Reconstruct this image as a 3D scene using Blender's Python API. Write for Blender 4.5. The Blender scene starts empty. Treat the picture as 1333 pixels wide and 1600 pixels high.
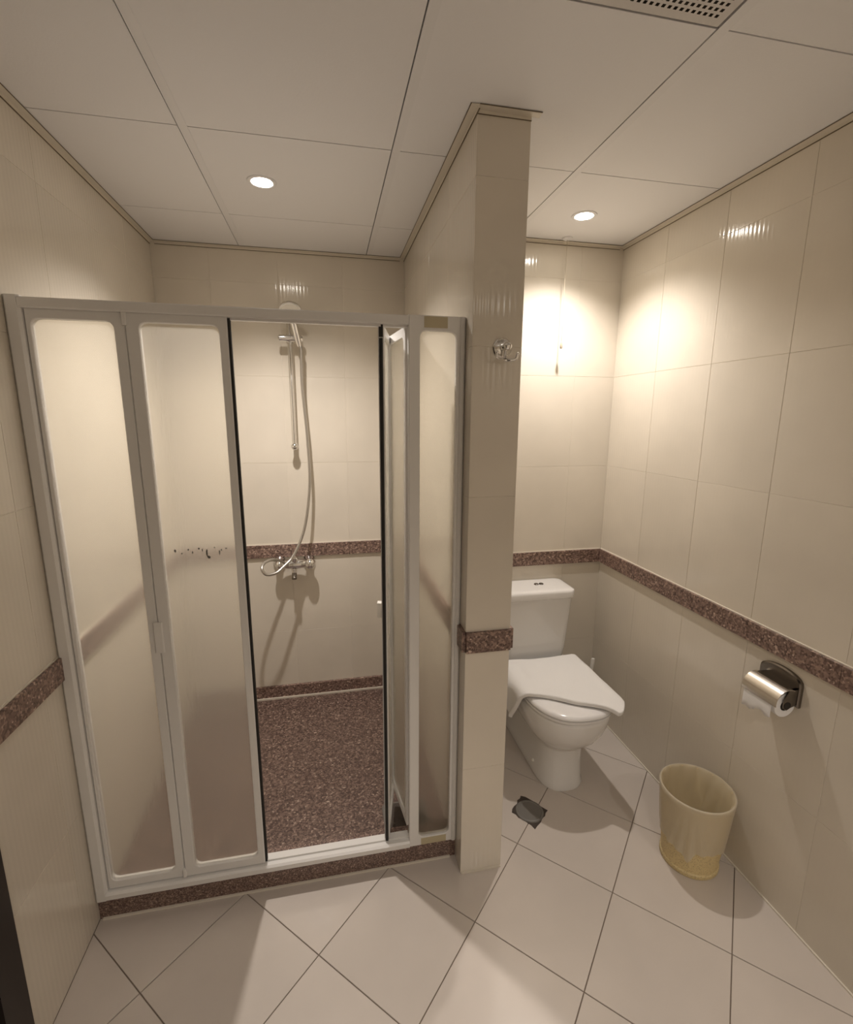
import bpy, math, random
from mathutils import Vector, Matrix, noise as mnoise
random.seed(7)
sc = bpy.context.scene
COL = sc.collection
PI = math.pi

# ------------------------------------------------------------------ camera, world, exposure
CAM_H, FOC, YAW, PITCH, ROLL = 1.5981, 746.97, 0.2038, -0.1941, 0.0054
cam_d = bpy.data.cameras.new('camera'); cam = bpy.data.objects.new('camera', cam_d); COL.objects.link(cam)
cam_d.sensor_fit = 'HORIZONTAL'; cam_d.sensor_width = 36.0; cam_d.lens = FOC * 36.0 / 1333.0
cam_d.clip_start = 0.01
fw = Vector((math.sin(YAW)*math.cos(PITCH), math.cos(YAW)*math.cos(PITCH), math.sin(PITCH)))
rt = Vector((math.cos(YAW), -math.sin(YAW), 0)); up = rt.cross(fw)
r2 = rt*math.cos(ROLL) + up*math.sin(ROLL); u2 = -rt*math.sin(ROLL) + up*math.cos(ROLL)
m = Matrix.Identity(4)
for i in range(3):
    m[i][0] = r2[i]; m[i][1] = u2[i]; m[i][2] = -fw[i]
m[2][3] = CAM_H
cam.matrix_world = m
sc.camera = cam
w = bpy.data.worlds.new('world'); sc.world = w; w.use_nodes = True
w.node_tree.nodes['Background'].inputs[0].default_value = (0.9, 0.85, 0.8, 1)
w.node_tree.nodes['Background'].inputs[1].default_value = 0.05
sc.view_settings.view_transform = 'Standard'; sc.view_settings.look = 'None'
sc.view_settings.gamma = 1.0; sc.view_settings.use_curve_mapping = False
sc.view_settings.exposure = 0.14
LAMP_COL = (1.0, 0.93, 0.875)
LAMP_W_SHOWER, LAMP_W_TOILET, LAMP_W_ROOM = 74.0, 43.0, 38.0

# ------------------------------------------------------------------ room measures (metres)
XL, XR, YB, YT = -0.772, 1.4034, 2.6085, 2.2173
PX0, PX1, PY, H = 0.4145, 0.5653, 1.3745, 2.393
ZB0, ZB1 = 0.8532, 0.9255
ROWS = [(0.0, 0.4208), (0.4208, ZB0), (ZB1, 1.363), (1.363, 1.80), (1.80, 2.237), (2.237, H)]
TW = 0.312
YMIN = -1.3
YC = 1.45                      # front of the shower kerb
ZSF = 0.02                     # shower floor
GX0, GY0 = -0.3788, 1.6205     # ceiling grid origin
FS, FGX, FGY = 0.3488, 0.9091, 1.2028

# ------------------------------------------------------------------ materials
def new_mat(name):
    mt = bpy.data.materials.new(name); mt.use_nodes = True
    nt = mt.node_tree
    return mt, nt, nt.nodes['Principled BSDF']
def N(nt, t, **kw):
    n = nt.nodes.new(t)
    for k, v in kw.items():
        if hasattr(n, k): setattr(n, k, v)
        else: n.inputs[k].default_value = v
    return n
def ramp(nt, stops):
    r = nt.nodes.new('ShaderNodeValToRGB'); e = r.color_ramp.elements
    while len(e) < len(stops): e.new(0.5)
    for el, (p, c) in zip(e, stops):
        el.position = p; el.color = (*c, 1)
    return r
def objrand_mix(nt, base, amt=0.06):
    """base colour with a slow stain noise and a small difference from piece to piece"""
    tc = N(nt, 'ShaderNodeNewGeometry'); oi = N(nt, 'ShaderNodeObjectInfo')
    no = N(nt, 'ShaderNodeTexNoise'); no.inputs['Scale'].default_value = 3.0; no.inputs['Detail'].default_value = 3
    nt.links.new(tc.outputs['Position'], no.inputs['Vector'])
    r = ramp(nt, [(0.3, tuple(c*(1-amt) for c in base)), (0.7, tuple(min(1, c*(1+amt)) for c in base))])
    nt.links.new(no.outputs['Fac'], r.inputs[0])
    hs = N(nt, 'ShaderNodeHueSaturation')
    mr = N(nt, 'ShaderNodeMapRange'); mr.inputs[3].default_value = 1-amt*0.5; mr.inputs[4].default_value = 1+amt*0.5
    nt.links.new(oi.outputs['Random'], mr.inputs[0]); nt.links.new(mr.outputs[0], hs.inputs['Value'])
    nt.links.new(r.outputs[0], hs.inputs['Color'])
    return hs.outputs['Color']
def simple(name, col, rough=0.5, metal=0.0, spec=0.5, bump=None):
    mt, nt, b = new_mat(name)
    b.inputs['Base Color'].default_value = (*col, 1); b.inputs['Roughness'].default_value = rough
    b.inputs['Metallic'].default_value = metal; b.inputs['Specular IOR Level'].default_value = spec
    if bump:
        sc_, st, dist = bump
        tc = N(nt, 'ShaderNodeTexCoord'); no = N(nt, 'ShaderNodeTexNoise')
        no.inputs['Scale'].default_value = sc_; no.inputs['Detail'].default_value = 4
        nt.links.new(tc.outputs['Object'], no.inputs['Vector'])
        bp = N(nt, 'ShaderNodeBump'); bp.inputs['Strength'].default_value = st; bp.inputs['Distance'].default_value = dist
        nt.links.new(no.outputs['Fac'], bp.inputs['Height']); nt.links.new(bp.outputs[0], b.inputs['Normal'])
    return mt

def tile_material():
    mt, nt, b = new_mat('cream_tile')
    nt.links.new(objrand_mix(nt, (0.70, 0.638, 0.54), 0.05), b.inputs['Base Color'])
    b.inputs['Roughness'].default_value = 0.5; b.inputs['Specular IOR Level'].default_value = 0.0
    b.inputs['Coat Weight'].default_value = 1.0; b.inputs['Coat Roughness'].default_value = 0.11; b.inputs['Coat IOR'].default_value = 1.5
    tc = N(nt, 'ShaderNodeTexCoord'); sx = N(nt, 'ShaderNodeSeparateXYZ')
    nt.links.new(tc.outputs['Object'], sx.inputs[0])
    mu = N(nt, 'ShaderNodeMath', operation='MULTIPLY'); mu.inputs[1].default_value = 2*PI/0.017
    nt.links.new(sx.outputs['X'], mu.inputs[0])
    si = N(nt, 'ShaderNodeMath', operation='SINE'); nt.links.new(mu.outputs[0], si.inputs[0])
    bp = N(nt, 'ShaderNodeBump'); bp.inputs['Strength'].default_value = 1.0; bp.inputs['Distance'].default_value = 0.00012
    nt.links.new(si.outputs[0], bp.inputs['Height']); nt.links.new(bp.outputs[0], b.inputs['Coat Normal'])
    return mt

def granite_material(name, dark=1.0, scale=1.0):
    mt, nt, b = new_mat(name)
    tc = N(nt, 'ShaderNodeNewGeometry')
    vo = N(nt, 'ShaderNodeTexVoronoi'); vo.inputs['Scale'].default_value = 160*scale
    n2 = N(nt, 'ShaderNodeTexNoise'); n2.inputs['Scale'].default_value = 70*scale; n2.inputs['Detail'].default_value = 5
    nt.links.new(tc.outputs['Position'], vo.inputs['Vector']); nt.links.new(tc.outputs['Position'], n2.inputs['Vector'])
    d = dark
    r = ramp(nt, [(0.0, (0.03*d, 0.016*d, 0.013*d)), (0.28, (0.10*d, 0.060*d, 0.048*d)), (0.60, (0.19*d, 0.125*d, 0.102*d)), (0.84, (0.31*d, 0.21*d, 0.165*d)), (1.0, (0.75*d, 0.60*d, 0.49*d))])
    se = N(nt, 'ShaderNodeSeparateColor'); nt.links.new(vo.outputs['Color'], se.inputs[0])
    mx = N(nt, 'ShaderNodeMath', operation='MULTIPLY_ADD'); mx.inputs[1].default_value = 0.7
    ad = N(nt, 'ShaderNodeMath', operation='MULTIPLY'); ad.inputs[1].default_value = 0.38
    nt.links.new(n2.outputs['Fac'], ad.inputs[0]); nt.links.new(se.outputs[0], mx.inputs[0]); nt.links.new(ad.outputs[0], mx.inputs[2])
    nt.links.new(mx.outputs[0], r.inputs[0]); nt.links.new(r.outputs[0], b.inputs['Base Color'])
    b.inputs['Roughness'].default_value = 0.38
    return mt

def frosted_material():
    mt, nt, b = new_mat('frosted_glass'); nt.nodes.remove(b)
    out = nt.nodes['Material Output']
    g = N(nt, 'ShaderNodeBsdfGlass'); g.inputs['Roughness'].default_value = 0.25; g.inputs['IOR'].default_value = 1.28
    g.inputs['Color'].default_value = (0.97, 0.96, 0.93, 1)
    tr = N(nt, 'ShaderNodeBsdfTranslucent'); tr.inputs['Color'].default_value = (0.9, 0.87, 0.8, 1)
    mx = N(nt, 'ShaderNodeMixShader'); mx.inputs[0].default_value = 0.12
    nt.links.new(g.outputs[0], mx.inputs[1]); nt.links.new(tr.outputs[0], mx.inputs[2])
    nt.links.new(mx.outputs[0], out.inputs['Surface'])
    tc = N(nt, 'ShaderNodeTexCoord'); no = N(nt, 'ShaderNodeTexNoise'); no.inputs['Scale'].default_value = 45; no.inputs['Detail'].default_value = 3
    mp = N(nt, 'ShaderNodeMapping'); mp.inputs['Scale'].default_value = (2.2, 2.2, 0.5)
    nt.links.new(tc.outputs['Object'], mp.inputs[0]); nt.links.new(mp.outputs[0], no.inputs['Vector'])
    bp = N(nt, 'ShaderNodeBump'); bp.inputs['Strength'].default_value = 0.25; bp.inputs['Distance'].default_value = 0.002
    nt.links.new(no.outputs['Fac'], bp.inputs['Height']); nt.links.new(bp.outputs[0], g.inputs['Normal'])
    return mt

def emit(name, col, s):
    mt, nt, b = new_mat(name)
    b.inputs['Emission Color'].default_value = (*col, 1); b.inputs['Emission Strength'].default_value = s
    b.inputs['Base Color'].default_value = (*col, 1)
    return mt

def floor_material():
    mt, nt, b = new_mat('floor_porcelain')
    nt.links.new(objrand_mix(nt, (0.60, 0.535, 0.475), 0.05), b.inputs['Base Color'])
    b.inputs['Roughness'].default_value = 0.17
    return mt

def liner_material():
    mt, nt, b = new_mat('bin_liner'); out = nt.nodes['Material Output']
    b.inputs['Base Color'].default_value = (0.88, 0.86, 0.82, 1); b.inputs['Roughness'].default_value = 0.35
    t = N(nt, 'ShaderNodeBsdfTransparent'); tl = N(nt, 'ShaderNodeBsdfTranslucent'); tl.inputs[0].default_value = (0.85, 0.82, 0.74, 1)
    m1 = N(nt, 'ShaderNodeMixShader'); m1.inputs[0].default_value = 0.6
    nt.links.new(b.outputs[0], m1.inputs[1]); nt.links.new(tl.outputs[0], m1.inputs[2])
    m2 = N(nt, 'ShaderNodeMixShader'); m2.inputs[0].default_value = 0.34
    nt.links.new(m1.outputs[0], m2.inputs[1]); nt.links.new(t.outputs[0], m2.inputs[2]); nt.links.new(m2.outputs[0], out.inputs['Surface'])
    return mt

def bin_material():
    mt, nt, b = new_mat('bin_plastic')
    b.inputs['Roughness'].default_value = 0.4
    tc = N(nt, 'ShaderNodeTexCoord'); vo = N(nt, 'ShaderNodeTexVoronoi'); vo.inputs['Scale'].default_value = 190
    nt.links.new(tc.outputs['Object'], vo.inputs['Vector'])
    r = ramp(nt, [(0.12, (0.40, 0.29, 0.12)), (0.40, (0.92, 0.78, 0.46))]); nt.links.new(vo.outputs['Distance'], r.inputs[0])
    nt.links.new(r.outputs[0], b.inputs['Base Color'])
    tl = N(nt, 'ShaderNodeBsdfTranslucent'); tl.inputs[0].default_value = (0.92, 0.82, 0.56, 1); mm = N(nt, 'ShaderNodeMixShader'); mm.inputs[0].default_value = 0.35
    nt.links.new(b.outputs[0], mm.inputs[1]); nt.links.new(tl.outputs[0], mm.inputs[2]); nt.links.new(mm.outputs[0], nt.nodes['Material Output'].inputs['Surface'])
    bp = N(nt, 'ShaderNodeBump'); bp.inputs['Strength'].default_value = 0.6; bp.inputs['Distance'].default_value = 0.002
    nt.links.new(vo.outputs['Distance'], bp.inputs['Height']); nt.links.new(bp.outputs[0], b.inputs['Normal'])
    return mt

M = dict(
    tile=tile_material(), grout=simple('wall_grout', (0.82, 0.76, 0.66), 0.8),
    granite=granite_material('red_granite', 1.15, 0.95), granite_floor=granite_material('red_granite_floor', 0.78, 1.0),
    kerb=granite_material('kerb_granite', 1.0, 1.9),
    floor=floor_material(), floor_grout=simple('floor_grout', (0.24, 0.19, 0.15), 0.9),
    panel=simple('ceiling_panel', (0.82, 0.81, 0.81), 0.75, bump=(220, 0.25, 0.001)),
    tee=simple('ceiling_tee', (0.79, 0.78, 0.78), 0.55), gap=simple('ceiling_gap', (0.10, 0.085, 0.07), 0.9),
    angle=simple('wall_angle', (0.70, 0.64, 0.54), 0.45),
    alu=simple('white_aluminium', (0.76, 0.74, 0.71), 0.32), aluold=simple('yellowed_plastic', (0.50, 0.43, 0.28), 0.45),
    frost=frosted_material(), black=simple('black_rubber', (0.008, 0.007, 0.006), 0.6),
    chrome=simple('chrome', (0.80, 0.79, 0.77), 0.10, 1.0), satin=simple('satin_steel', (0.72, 0.68, 0.62), 0.26, 1.0),
    dkchrome=simple('dark_chrome', (0.20, 0.18, 0.16), 0.22, 1.0), hose=simple('steel_hose', (0.55, 0.53, 0.50), 0.28, 1.0),
    ceramic=simple('white_ceramic', (0.80, 0.78, 0.75), 0.08), seat=simple('white_seat_plastic', (0.81, 0.79, 0.77), 0.16),
    towel=simple('white_terry', (0.86, 0.84, 0.81), 0.95, spec=0.1, bump=(420, 0.9, 0.0025)),
    plastic=simple('white_plastic', (0.80, 0.77, 0.70), 0.35), paper=simple('white_paper', (0.86, 0.85, 0.84), 0.9, bump=(200, 0.2, 0.001)),
    mould=simple('mould', (0.03, 0.022, 0.016), 0.9), joint=simple('dark_joint', (0.16, 0.125, 0.085), 0.9), core=simple('dark_core', (0.02, 0.016, 0.013), 0.7), bin=bin_material(), liner=liner_material(),
    wood=simple('dark_wood', (0.016, 0.010, 0.008), 0.45), drain=simple('dark_drain', (0.17, 0.158, 0.14), 0.42),
    mortar=simple('dark_mortar', (0.065, 0.050, 0.040), 0.9, bump=(60, 0.8, 0.004)), caulk=simple('white_caulk', (0.72, 0.66, 0.56), 0.6),
    lamp=emit('lamp_glow', (1.0, 0.93, 0.82), 60.0), cord=simple('cord', (0.42, 0.36, 0.27), 0.8),
    vent=simple('vent_plate', (0.66, 0.63, 0.60), 0.6),
)

# ------------------------------------------------------------------ helpers
class MB:
    def __init__(s): s.v = []; s.f = []
    def add(s, vs, fs):
        o = len(s.v); s.v += [tuple(p) for p in vs]; s.f += [tuple(i+o for i in f) for f in fs]; return s
    def box(s, x0, x1, y0, y1, z0, z1):
        return s.add([(x0,y0,z0),(x1,y0,z0),(x1,y1,z0),(x0,y1,z0),(x0,y0,z1),(x1,y0,z1),(x1,y1,z1),(x0,y1,z1)],
                     [(0,3,2,1),(4,5,6,7),(0,1,5,4),(1,2,6,5),(2,3,7,6),(3,0,4,7)])
    def rings(s, rings, cap0=True, cap1=True, closed=True):
        n = len(rings[0]); vs = [p for r in rings for p in r]; fs = []
        for i in range(len(rings)-1):
            for j in range(n if closed else n-1):
                k = (j+1) % n
                fs.append((i*n+j, i*n+k, (i+1)*n+k, (i+1)*n+j))
        if cap0: fs.append(tuple(range(n-1, -1, -1)))
        if cap1: fs.append(tuple((len(rings)-1)*n+j for j in range(n)))
        return s.add(vs, fs)
    def cyl(s, a, b, r0, r1=None, n=20, caps=True):
        r1 = r0 if r1 is None else r1
        a = Vector(a); b = Vector(b); d = (b-a).normalized()
        t = Vector((0,0,1)) if abs(d.z) < 0.9 else Vector((1,0,0))
        e1 = d.cross(t).normalized(); e2 = d.cross(e1)
        ring = lambda c, r: [c + e1*(r*math.cos(2*PI*k/n)) - e2*(r*math.sin(2*PI*k/n)) for k in range(n)]
        return s.rings([ring(a, r0), ring(b, r1)], caps, caps)
    def profile(s, a, d, prof, n=24):
        """lathe: prof = [(dist along d, radius)]"""
        a = Vector(a); d = Vector(d).normalized()
        t = Vector((0,0,1)) if abs(d.z) < 0.9 else Vector((1,0,0))
        e1 = d.cross(t).normalized(); e2 = d.cross(e1)
        rs = [[a + d*h + e1*(max(r,1e-4)*math.cos(2*PI*k/n)) - e2*(max(r,1e-4)*math.sin(2*PI*k/n)) for k in range(n)] for h, r in prof]
        return s.rings(rs)
    def tube(s, pts, r, n=10):
        pts = [Vector(p) for p in pts]; rs = []; e1 = None
        for i, p in enumerate(pts):
            d = (pts[min(i+1, len(pts)-1)] - pts[max(i-1, 0)]).normalized()
            if e1 is None:
                t = Vector((0,0,1)) if abs(d.z) < 0.9 else Vector((1,0,0)); e1 = d.cross(t).normalized()
            e1 = (e1 - d*e1.dot(d)).normalized(); e2 = d.cross(e1)
            rr = r[i] if isinstance(r, (list, tuple)) else r
            rs.append([p + e1*(rr*math.cos(2*PI*k/n)) + e2*(rr*math.sin(2*PI*k/n)) for k in range(n)])
        return s.rings(rs)
    def sphere(s, c, r, n=20, mrows=12, sz=1.0):
        c = Vector(c)
        return s.rings([[c + Vector((r*math.sin(a)*math.cos(2*PI*k/n), r*math.sin(a)*math.sin(2*PI*k/n), r*sz*math.cos(a))) for k in range(n)]
                        for a in [PI*(1-(i+0.02)/(mrows+0.04)) for i in range(mrows+1)]])
    def prism(s, poly, z0, z1, cham=0.0):
        n = len(poly); rs = [[(x, y, z0) for x, y in poly]]
        if cham:
            cx = sum(p[0] for p in poly)/n; cy = sum(p[1] for p in poly)/n
            rs.append([(x, y, z1-cham) for x, y in poly])
            rs.append([(x+(cx-x)*cham*6, y+(cy-y)*cham*6, z1) for x, y in poly])
        else: rs.append([(x, y, z1) for x, y in poly])
        return s.rings(rs)
    def mesh(s, name, smooth=None):
        me = bpy.data.meshes.new(name); me.from_pydata(s.v, [], s.f); me.update()
        import bmesh
        bm = bmesh.new(); bm.from_mesh(me); bmesh.ops.recalc_face_normals(bm, faces=bm.faces); bm.to_mesh(me); bm.free()
        if smooth is not None:
            me.set_sharp_from_angle(angle=math.radians(smooth))
            for p in me.polygons: p.use_smooth = True
        return me
    def build(s, name, mat, parent=None, smooth=None, loc=None):
        return link(name, s.mesh(name, smooth), mat, parent, loc)

def link(name, me, mat, parent=None, loc=None):
    if mat and not me.materials: me.materials.append(mat)
    o = bpy.data.objects.new(name, me); COL.objects.link(o)
    if parent: o.parent = parent
    if loc is not None: o.location = loc
    return o
def tag(o, label=None, cat=None, group=None, kind=None):
    if label: o['label'] = label
    if cat: o['category'] = cat
    if group: o['group'] = group
    if kind: o['kind'] = kind
    return o
def empty(name, loc, label, cat, group=None):
    o = bpy.data.objects.new(name, None); COL.objects.link(o); o.location = loc; o.empty_display_size = 0.05
    return tag(o, label, cat, group)
def at(o, loc):
    """child mesh given in world coordinates under an empty standing at loc"""
    o.location = -Vector(loc); return o

# ------------------------------------------------------------------ structure: walls as backing, tiles as pieces
def struct(name, mb, mat, label, cat):
    return tag(mb.build(name, mat), label, cat, kind='structure')
G = 0.0012   # grout recess
wall_left = struct('wall_left', MB().box(XL-0.12, XL-G, YMIN, YB+0.1, 0, H+0.1), M['grout'], 'cream tiled wall on the left of the shower', 'wall')
wall_right = struct('wall_right', MB().box(XR+G, XR+0.12, YMIN, YT+0.1, 0, H+0.1), M['grout'], 'cream tiled wall on the right carrying the paper holder', 'wall')
wall_shower = struct('wall_shower', MB().box(XL-0.12, PX0+0.05, YB+G, YB+0.12, 0, H+0.1), M['grout'], 'cream tiled rear wall of the shower behind the riser rail', 'wall')
wall_toilet = struct('wall_toilet', MB().box(PX1-0.05, XR+0.12, YT+G, YT+0.12, 0, H+0.1), M['grout'], 'cream tiled rear wall behind the toilet', 'wall')
wall_partition = struct('wall_partition', MB().box(PX0+G, PX1-G, PY+G, YB+0.1, 0, H), M['grout'], 'narrow tiled partition wall between shower and toilet', 'wall')
wall_front = struct('wall_front', MB().box(XL-0.12, XR+0.12, YMIN-0.12, YMIN, 0, H+0.1), M['tile'], 'cream wall facing the shower and toilet', 'wall')
floor = struct('floor', MB().box(XL-0.12, XR+0.12, YMIN-0.12, YB+0.12, -0.12, -0.004), M['floor_grout'], 'beige porcelain tile floor laid diagonally', 'floor')
ceiling = struct('ceiling', MB().box(XL-0.12, XR+0.12, YMIN-0.12, YB+0.12, H+0.02, H+0.12), M['gap'], 'suspended ceiling of square white panels', 'ceiling')

_tm = {}
def tile_mesh(wd, ht, th, mat, ch=0.0006):
    key = (round(wd, 4), round(ht, 4), round(th, 4), mat.name)
    if key not in _tm:
        a, b = wd/2, ht/2; mb = MB()
        R = lambda x, z, y: [(-x, y, -z), (x, y, -z), (x, y, z), (-x, y, z)]
        mb.rings([R(a, b, 0), R(a, b, -(th-ch)), R(a-ch, b-ch, -th)], True, True)
        me = mb.mesh('tile'); me.materials.append(mat); _tm[key] = me
    return _tm[key]
def put_piece(name, parent, wd, ht, th, mat, c, rz):
    o = bpy.data.objects.new(name, tile_mesh(wd, ht, th, mat)); COL.objects.link(o)
    o.parent = parent; o.location = c; o.rotation_euler = (0, 0, rz)
    return o
JG = 0.0011
def tile_run(parent, start, end, fixed, axis, face, cuts, rows=ROWS, band=True, z0=0.0):
    """tiles between cuts along axis 'x' or 'y'; face = outward direction of the visible face"""
    rz = {('x', -1): 0, ('x', 1): PI, ('y', -1): -PI/2, ('y', 1): PI/2}[(axis, face)]
    es = [start] + sorted(c for c in cuts if start+0.02 < c < end-0.02) + [end]
    for a, b in zip(es[:-1], es[1:]):
        mid = (a+b)/2; wd = b-a-JG
        for (p, q) in rows:
            p2 = max(p, z0)
            if q-p2 < 0.02: continue
            off = fixed - face*0.006
            c = (mid, off, (p2+q)/2) if axis == 'x' else (off, mid, (p2+q)/2)
            put_piece('tile', parent, wd, q-p2-JG, 0.006, M['tile'], c, rz)
        if band:
            off = fixed - face*0.006
            c = (mid, off, (ZB0+ZB1)/2) if axis == 'x' else (off, mid, (ZB0+ZB1)/2)
            put_piece('border_tile', parent, wd, ZB1-ZB0-0.003, 0.018, M['granite'], c, rz)
# orientation: tile local -Y is its visible face
tile_run(wall_shower, XL, PX0, YB, 'x', -1, [PX0-TW*k for k in range(1, 4)])
tile_run(wall_toilet, PX1, XR, YT, 'x', -1, [PX1+TW*k for k in range(1, 4)])
tile_run(wall_partition, PX0, PX1, PY, 'x', -1, [])
tile_run(wall_left, 0.10, YB, XL, 'y', 1, [YB-TW*k for k in range(1, 9)])
tile_run(wall_right, 0.10, YT, XR, 'y', -1, [YT-TW*k for k in range(1, 8)])
tile_run(wall_partition, PY, YB, PX0, 'y', -1, [YB-TW*k for k in range(1, 4)])
tile_run(wall_partition, PY, YT, PX1, 'y', 1, [YT-TW*k for k in range(1, 3)])

# white sealant beads over the granite border
def bead(parent, x0, x1, y0, y1, z):
    MB().box(x0, x1, y0, y1, z, z+0.004).build('sealant_bead', M['caulk'], parent)
bead(wall_right, XR-0.005, XR+0.002, 0.1, YT, ZB1-0.002)
bead(wall_toilet, PX1, XR, YT-0.005, YT+0.002, ZB1-0.002)
bead(wall_shower, XL, PX0, YB-0.004, YB+0.002, ZB1-0.002)
bead(wall_left, XL-0.002, XL+0.004, 0.1, YB, ZB1-0.002)

# floor tiles, laid at 45 degrees, cut at the walls
def clip(poly, f):
    out = []
    for i in range(len(poly)):
        a, b = poly[i], poly[(i+1) % len(poly)]; fa, fb = f(a), f(b)
        if fa >= 0: out.append(a)
        if (fa >= 0) != (fb >= 0):
            t = fa/(fa-fb); out.append((a[0]+(b[0]-a[0])*t, a[1]+(b[1]-a[1])*t))
    return out
rr = FS/math.sqrt(2); hs = (FS-0.0030)/math.sqrt(2)
full_tile = MB().prism([(0, -hs), (hs, 0), (0, hs), (-hs, 0)], -0.012, 0.0, 0.0008).mesh('tile'); full_tile.materials.append(M['floor'])
for i in range(-9, 8):
    for j in range(-9, 9):
        # cell spans node (i,j)..(i+1,j+1)
        cx = FGX + (i-j)*rr; cy = FGY + (i+j+1)*rr
        poly = [(cx, cy-hs), (cx+hs, cy), (cx, cy+hs), (cx-hs, cy)]
        if cy < 0.0 or cy-hs > YT or cx+hs < XL or cx-hs > XR: continue
        ymax = YT-0.002 if cx > PX1 else (YC+0.02 if cx < PX0 else 1.9)
        q = poly
        for f in (lambda p: p[0]-XL-0.001, lambda p: XR-0.001-p[0], lambda p: ymax-p[1], lambda p: p[1]-YMIN):
            q = clip(q, f)
            if len(q) < 3: break
        if len(q) < 3: continue
        area = abs(sum(q[k][0]*q[(k+1) % len(q)][1]-q[(k+1) % len(q)][0]*q[k][1] for k in range(len(q))))/2
        if area < 0.0008: continue
        if len(q) == 4 and abs(area-2*hs*hs) < 1e-6:
            link('tile', full_tile, None, floor, (cx, cy, 0))
        else:
            MB().prism(q, -0.012, 0.0, 0.0008).build('tile', M['floor'], floor)
struct('floor_entrance', MB().box(XL, XR, YMIN, 0.0, -0.004, -0.0005), M['floor'], 'beige porcelain floor strip by the entrance', 'floor')

# ceiling panels, tees, angles
def ceil_panel(x0, x1, y0, y1):
    g = 0.0024
    MB().box(x0+g/2+0.001, x1-g/2, y0+0.0019, y1-0.0019, H, H+0.012).build('panel', M['panel'], ceiling)
xs = [XL, GX0, GX0+0.6, GX0+1.2, XR]
ys = [YMIN, GY0-2.4, GY0-1.8, GY0-1.2, GY0-0.6, GY0, GY0+0.6, YB]
for a, b in zip(xs[:-1], xs[1:]):
    for c, d in zip(ys[:-1], ys[1:]):
        if c > 2.2 and a > 0.7: continue
        if abs(a-(GX0+0.6)) < 0.01 and abs(c-(GY0-1.2)) < 0.01: continue     # vent panel
        ceil_panel(a, b if not (c > 2.2 and b > PX1) else PX1-0.03, c, d)
for x in xs[1:-1]:
    MB().box(x+0.002, x+0.026, YMIN, YB if x < PX0 else YT, H-0.0012, H).build('main_tee', M['tee'], ceiling)
tn = [0]
def angle(x0, x1, y0, y1, x2, x3, y2, y3, label):
    tn[0] += 1
    mb = MB().box(x0, x1, y0, y1, H-0.003, H-0.0013).box(x2, x3, y2, y3, H-0.011, H-0.003)
    o = tag(mb.build('trim_%d' % tn[0], M['angle']), label, 'trim', kind='structure')
    # thin dark strips: under the wall leg and along the free edge of the ceiling leg
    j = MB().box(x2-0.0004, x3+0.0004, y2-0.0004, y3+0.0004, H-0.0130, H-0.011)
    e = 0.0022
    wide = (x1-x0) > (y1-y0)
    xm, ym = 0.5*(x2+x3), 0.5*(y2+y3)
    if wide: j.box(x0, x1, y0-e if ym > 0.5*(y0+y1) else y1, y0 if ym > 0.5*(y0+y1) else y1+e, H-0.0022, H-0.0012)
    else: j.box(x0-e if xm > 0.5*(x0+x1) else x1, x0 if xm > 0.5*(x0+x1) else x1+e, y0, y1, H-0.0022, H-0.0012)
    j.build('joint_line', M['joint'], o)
LW = 0.022
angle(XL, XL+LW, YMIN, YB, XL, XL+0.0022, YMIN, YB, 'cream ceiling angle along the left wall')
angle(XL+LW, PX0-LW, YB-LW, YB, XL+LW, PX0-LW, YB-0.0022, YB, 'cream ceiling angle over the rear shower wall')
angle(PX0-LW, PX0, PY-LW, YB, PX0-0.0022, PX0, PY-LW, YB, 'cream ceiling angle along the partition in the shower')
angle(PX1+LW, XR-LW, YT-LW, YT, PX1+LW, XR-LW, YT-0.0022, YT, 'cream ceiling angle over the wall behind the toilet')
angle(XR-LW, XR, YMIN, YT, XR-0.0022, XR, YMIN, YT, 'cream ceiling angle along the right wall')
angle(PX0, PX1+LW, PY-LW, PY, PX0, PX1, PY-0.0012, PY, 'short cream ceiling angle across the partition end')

# shower tray, skirting, kerb
shower_floor = struct('floor_shower', MB().box(XL+0.001, PX0-0.001, YC+0.02, YB-0.001, -0.003, ZSF), M['granite_floor'], 'speckled reddish brown granite shower floor', 'floor')
baseb = struct('baseboard_shower', MB().box(XL+0.001, PX0-0.001, YB-0.016, YB, ZSF, ZSF+0.075), M['granite'], 'low granite skirting along the rear shower wall', 'baseboard')
MB().box(XL, PX0, YB-0.022, YB-0.016, ZSF, ZSF+0.010).build('sealant_bead', M['caulk'], baseb)
kerb = tag(MB().prism([(XL+0.001, YC), (PX0-0.001, YC), (PX0-0.001, YC+0.085), (XL+0.001, YC+0.085)], 0, 0.080, 0.004).build('shower_kerb', M['kerb']), 'dark granite kerb under the white shower door frame', 'kerb')
MB().box(XL+0.01, PX0-0.02, YC-0.006, YC+0.001, 0, 0.005).build('sealant_bead', M['caulk'], kerb)
MB().box(PX0+0.003, PX1-0.001, PY-0.005, PY+0.002, 0, 0.005).build('sealant_bead', M['caulk'], wall_partition)
MB().box(XR-0.005, XR+0.002, 0.1, YT, 0, 0.006).build('sealant_bead', M['caulk'], wall_right)

# dark door on the left wall, only its casing edge in view
d1 = tag(MB().box(XL, XL+0.035, 0.985, 1.062, 0, 2.12).box(XL, XL+0.035, 0.12, 0.197, 0, 2.12).box(XL, XL+0.035, 0.197, 0.985, 2.045, 2.12).build('door_1', M['wood']), 'black stained wooden door casing at the lower left', 'door', kind='structure')
MB().box(XL, XL+0.018, 0.199, 0.983, 0.004, 2.043).build('door_panel', M['wood'], d1)

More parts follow.
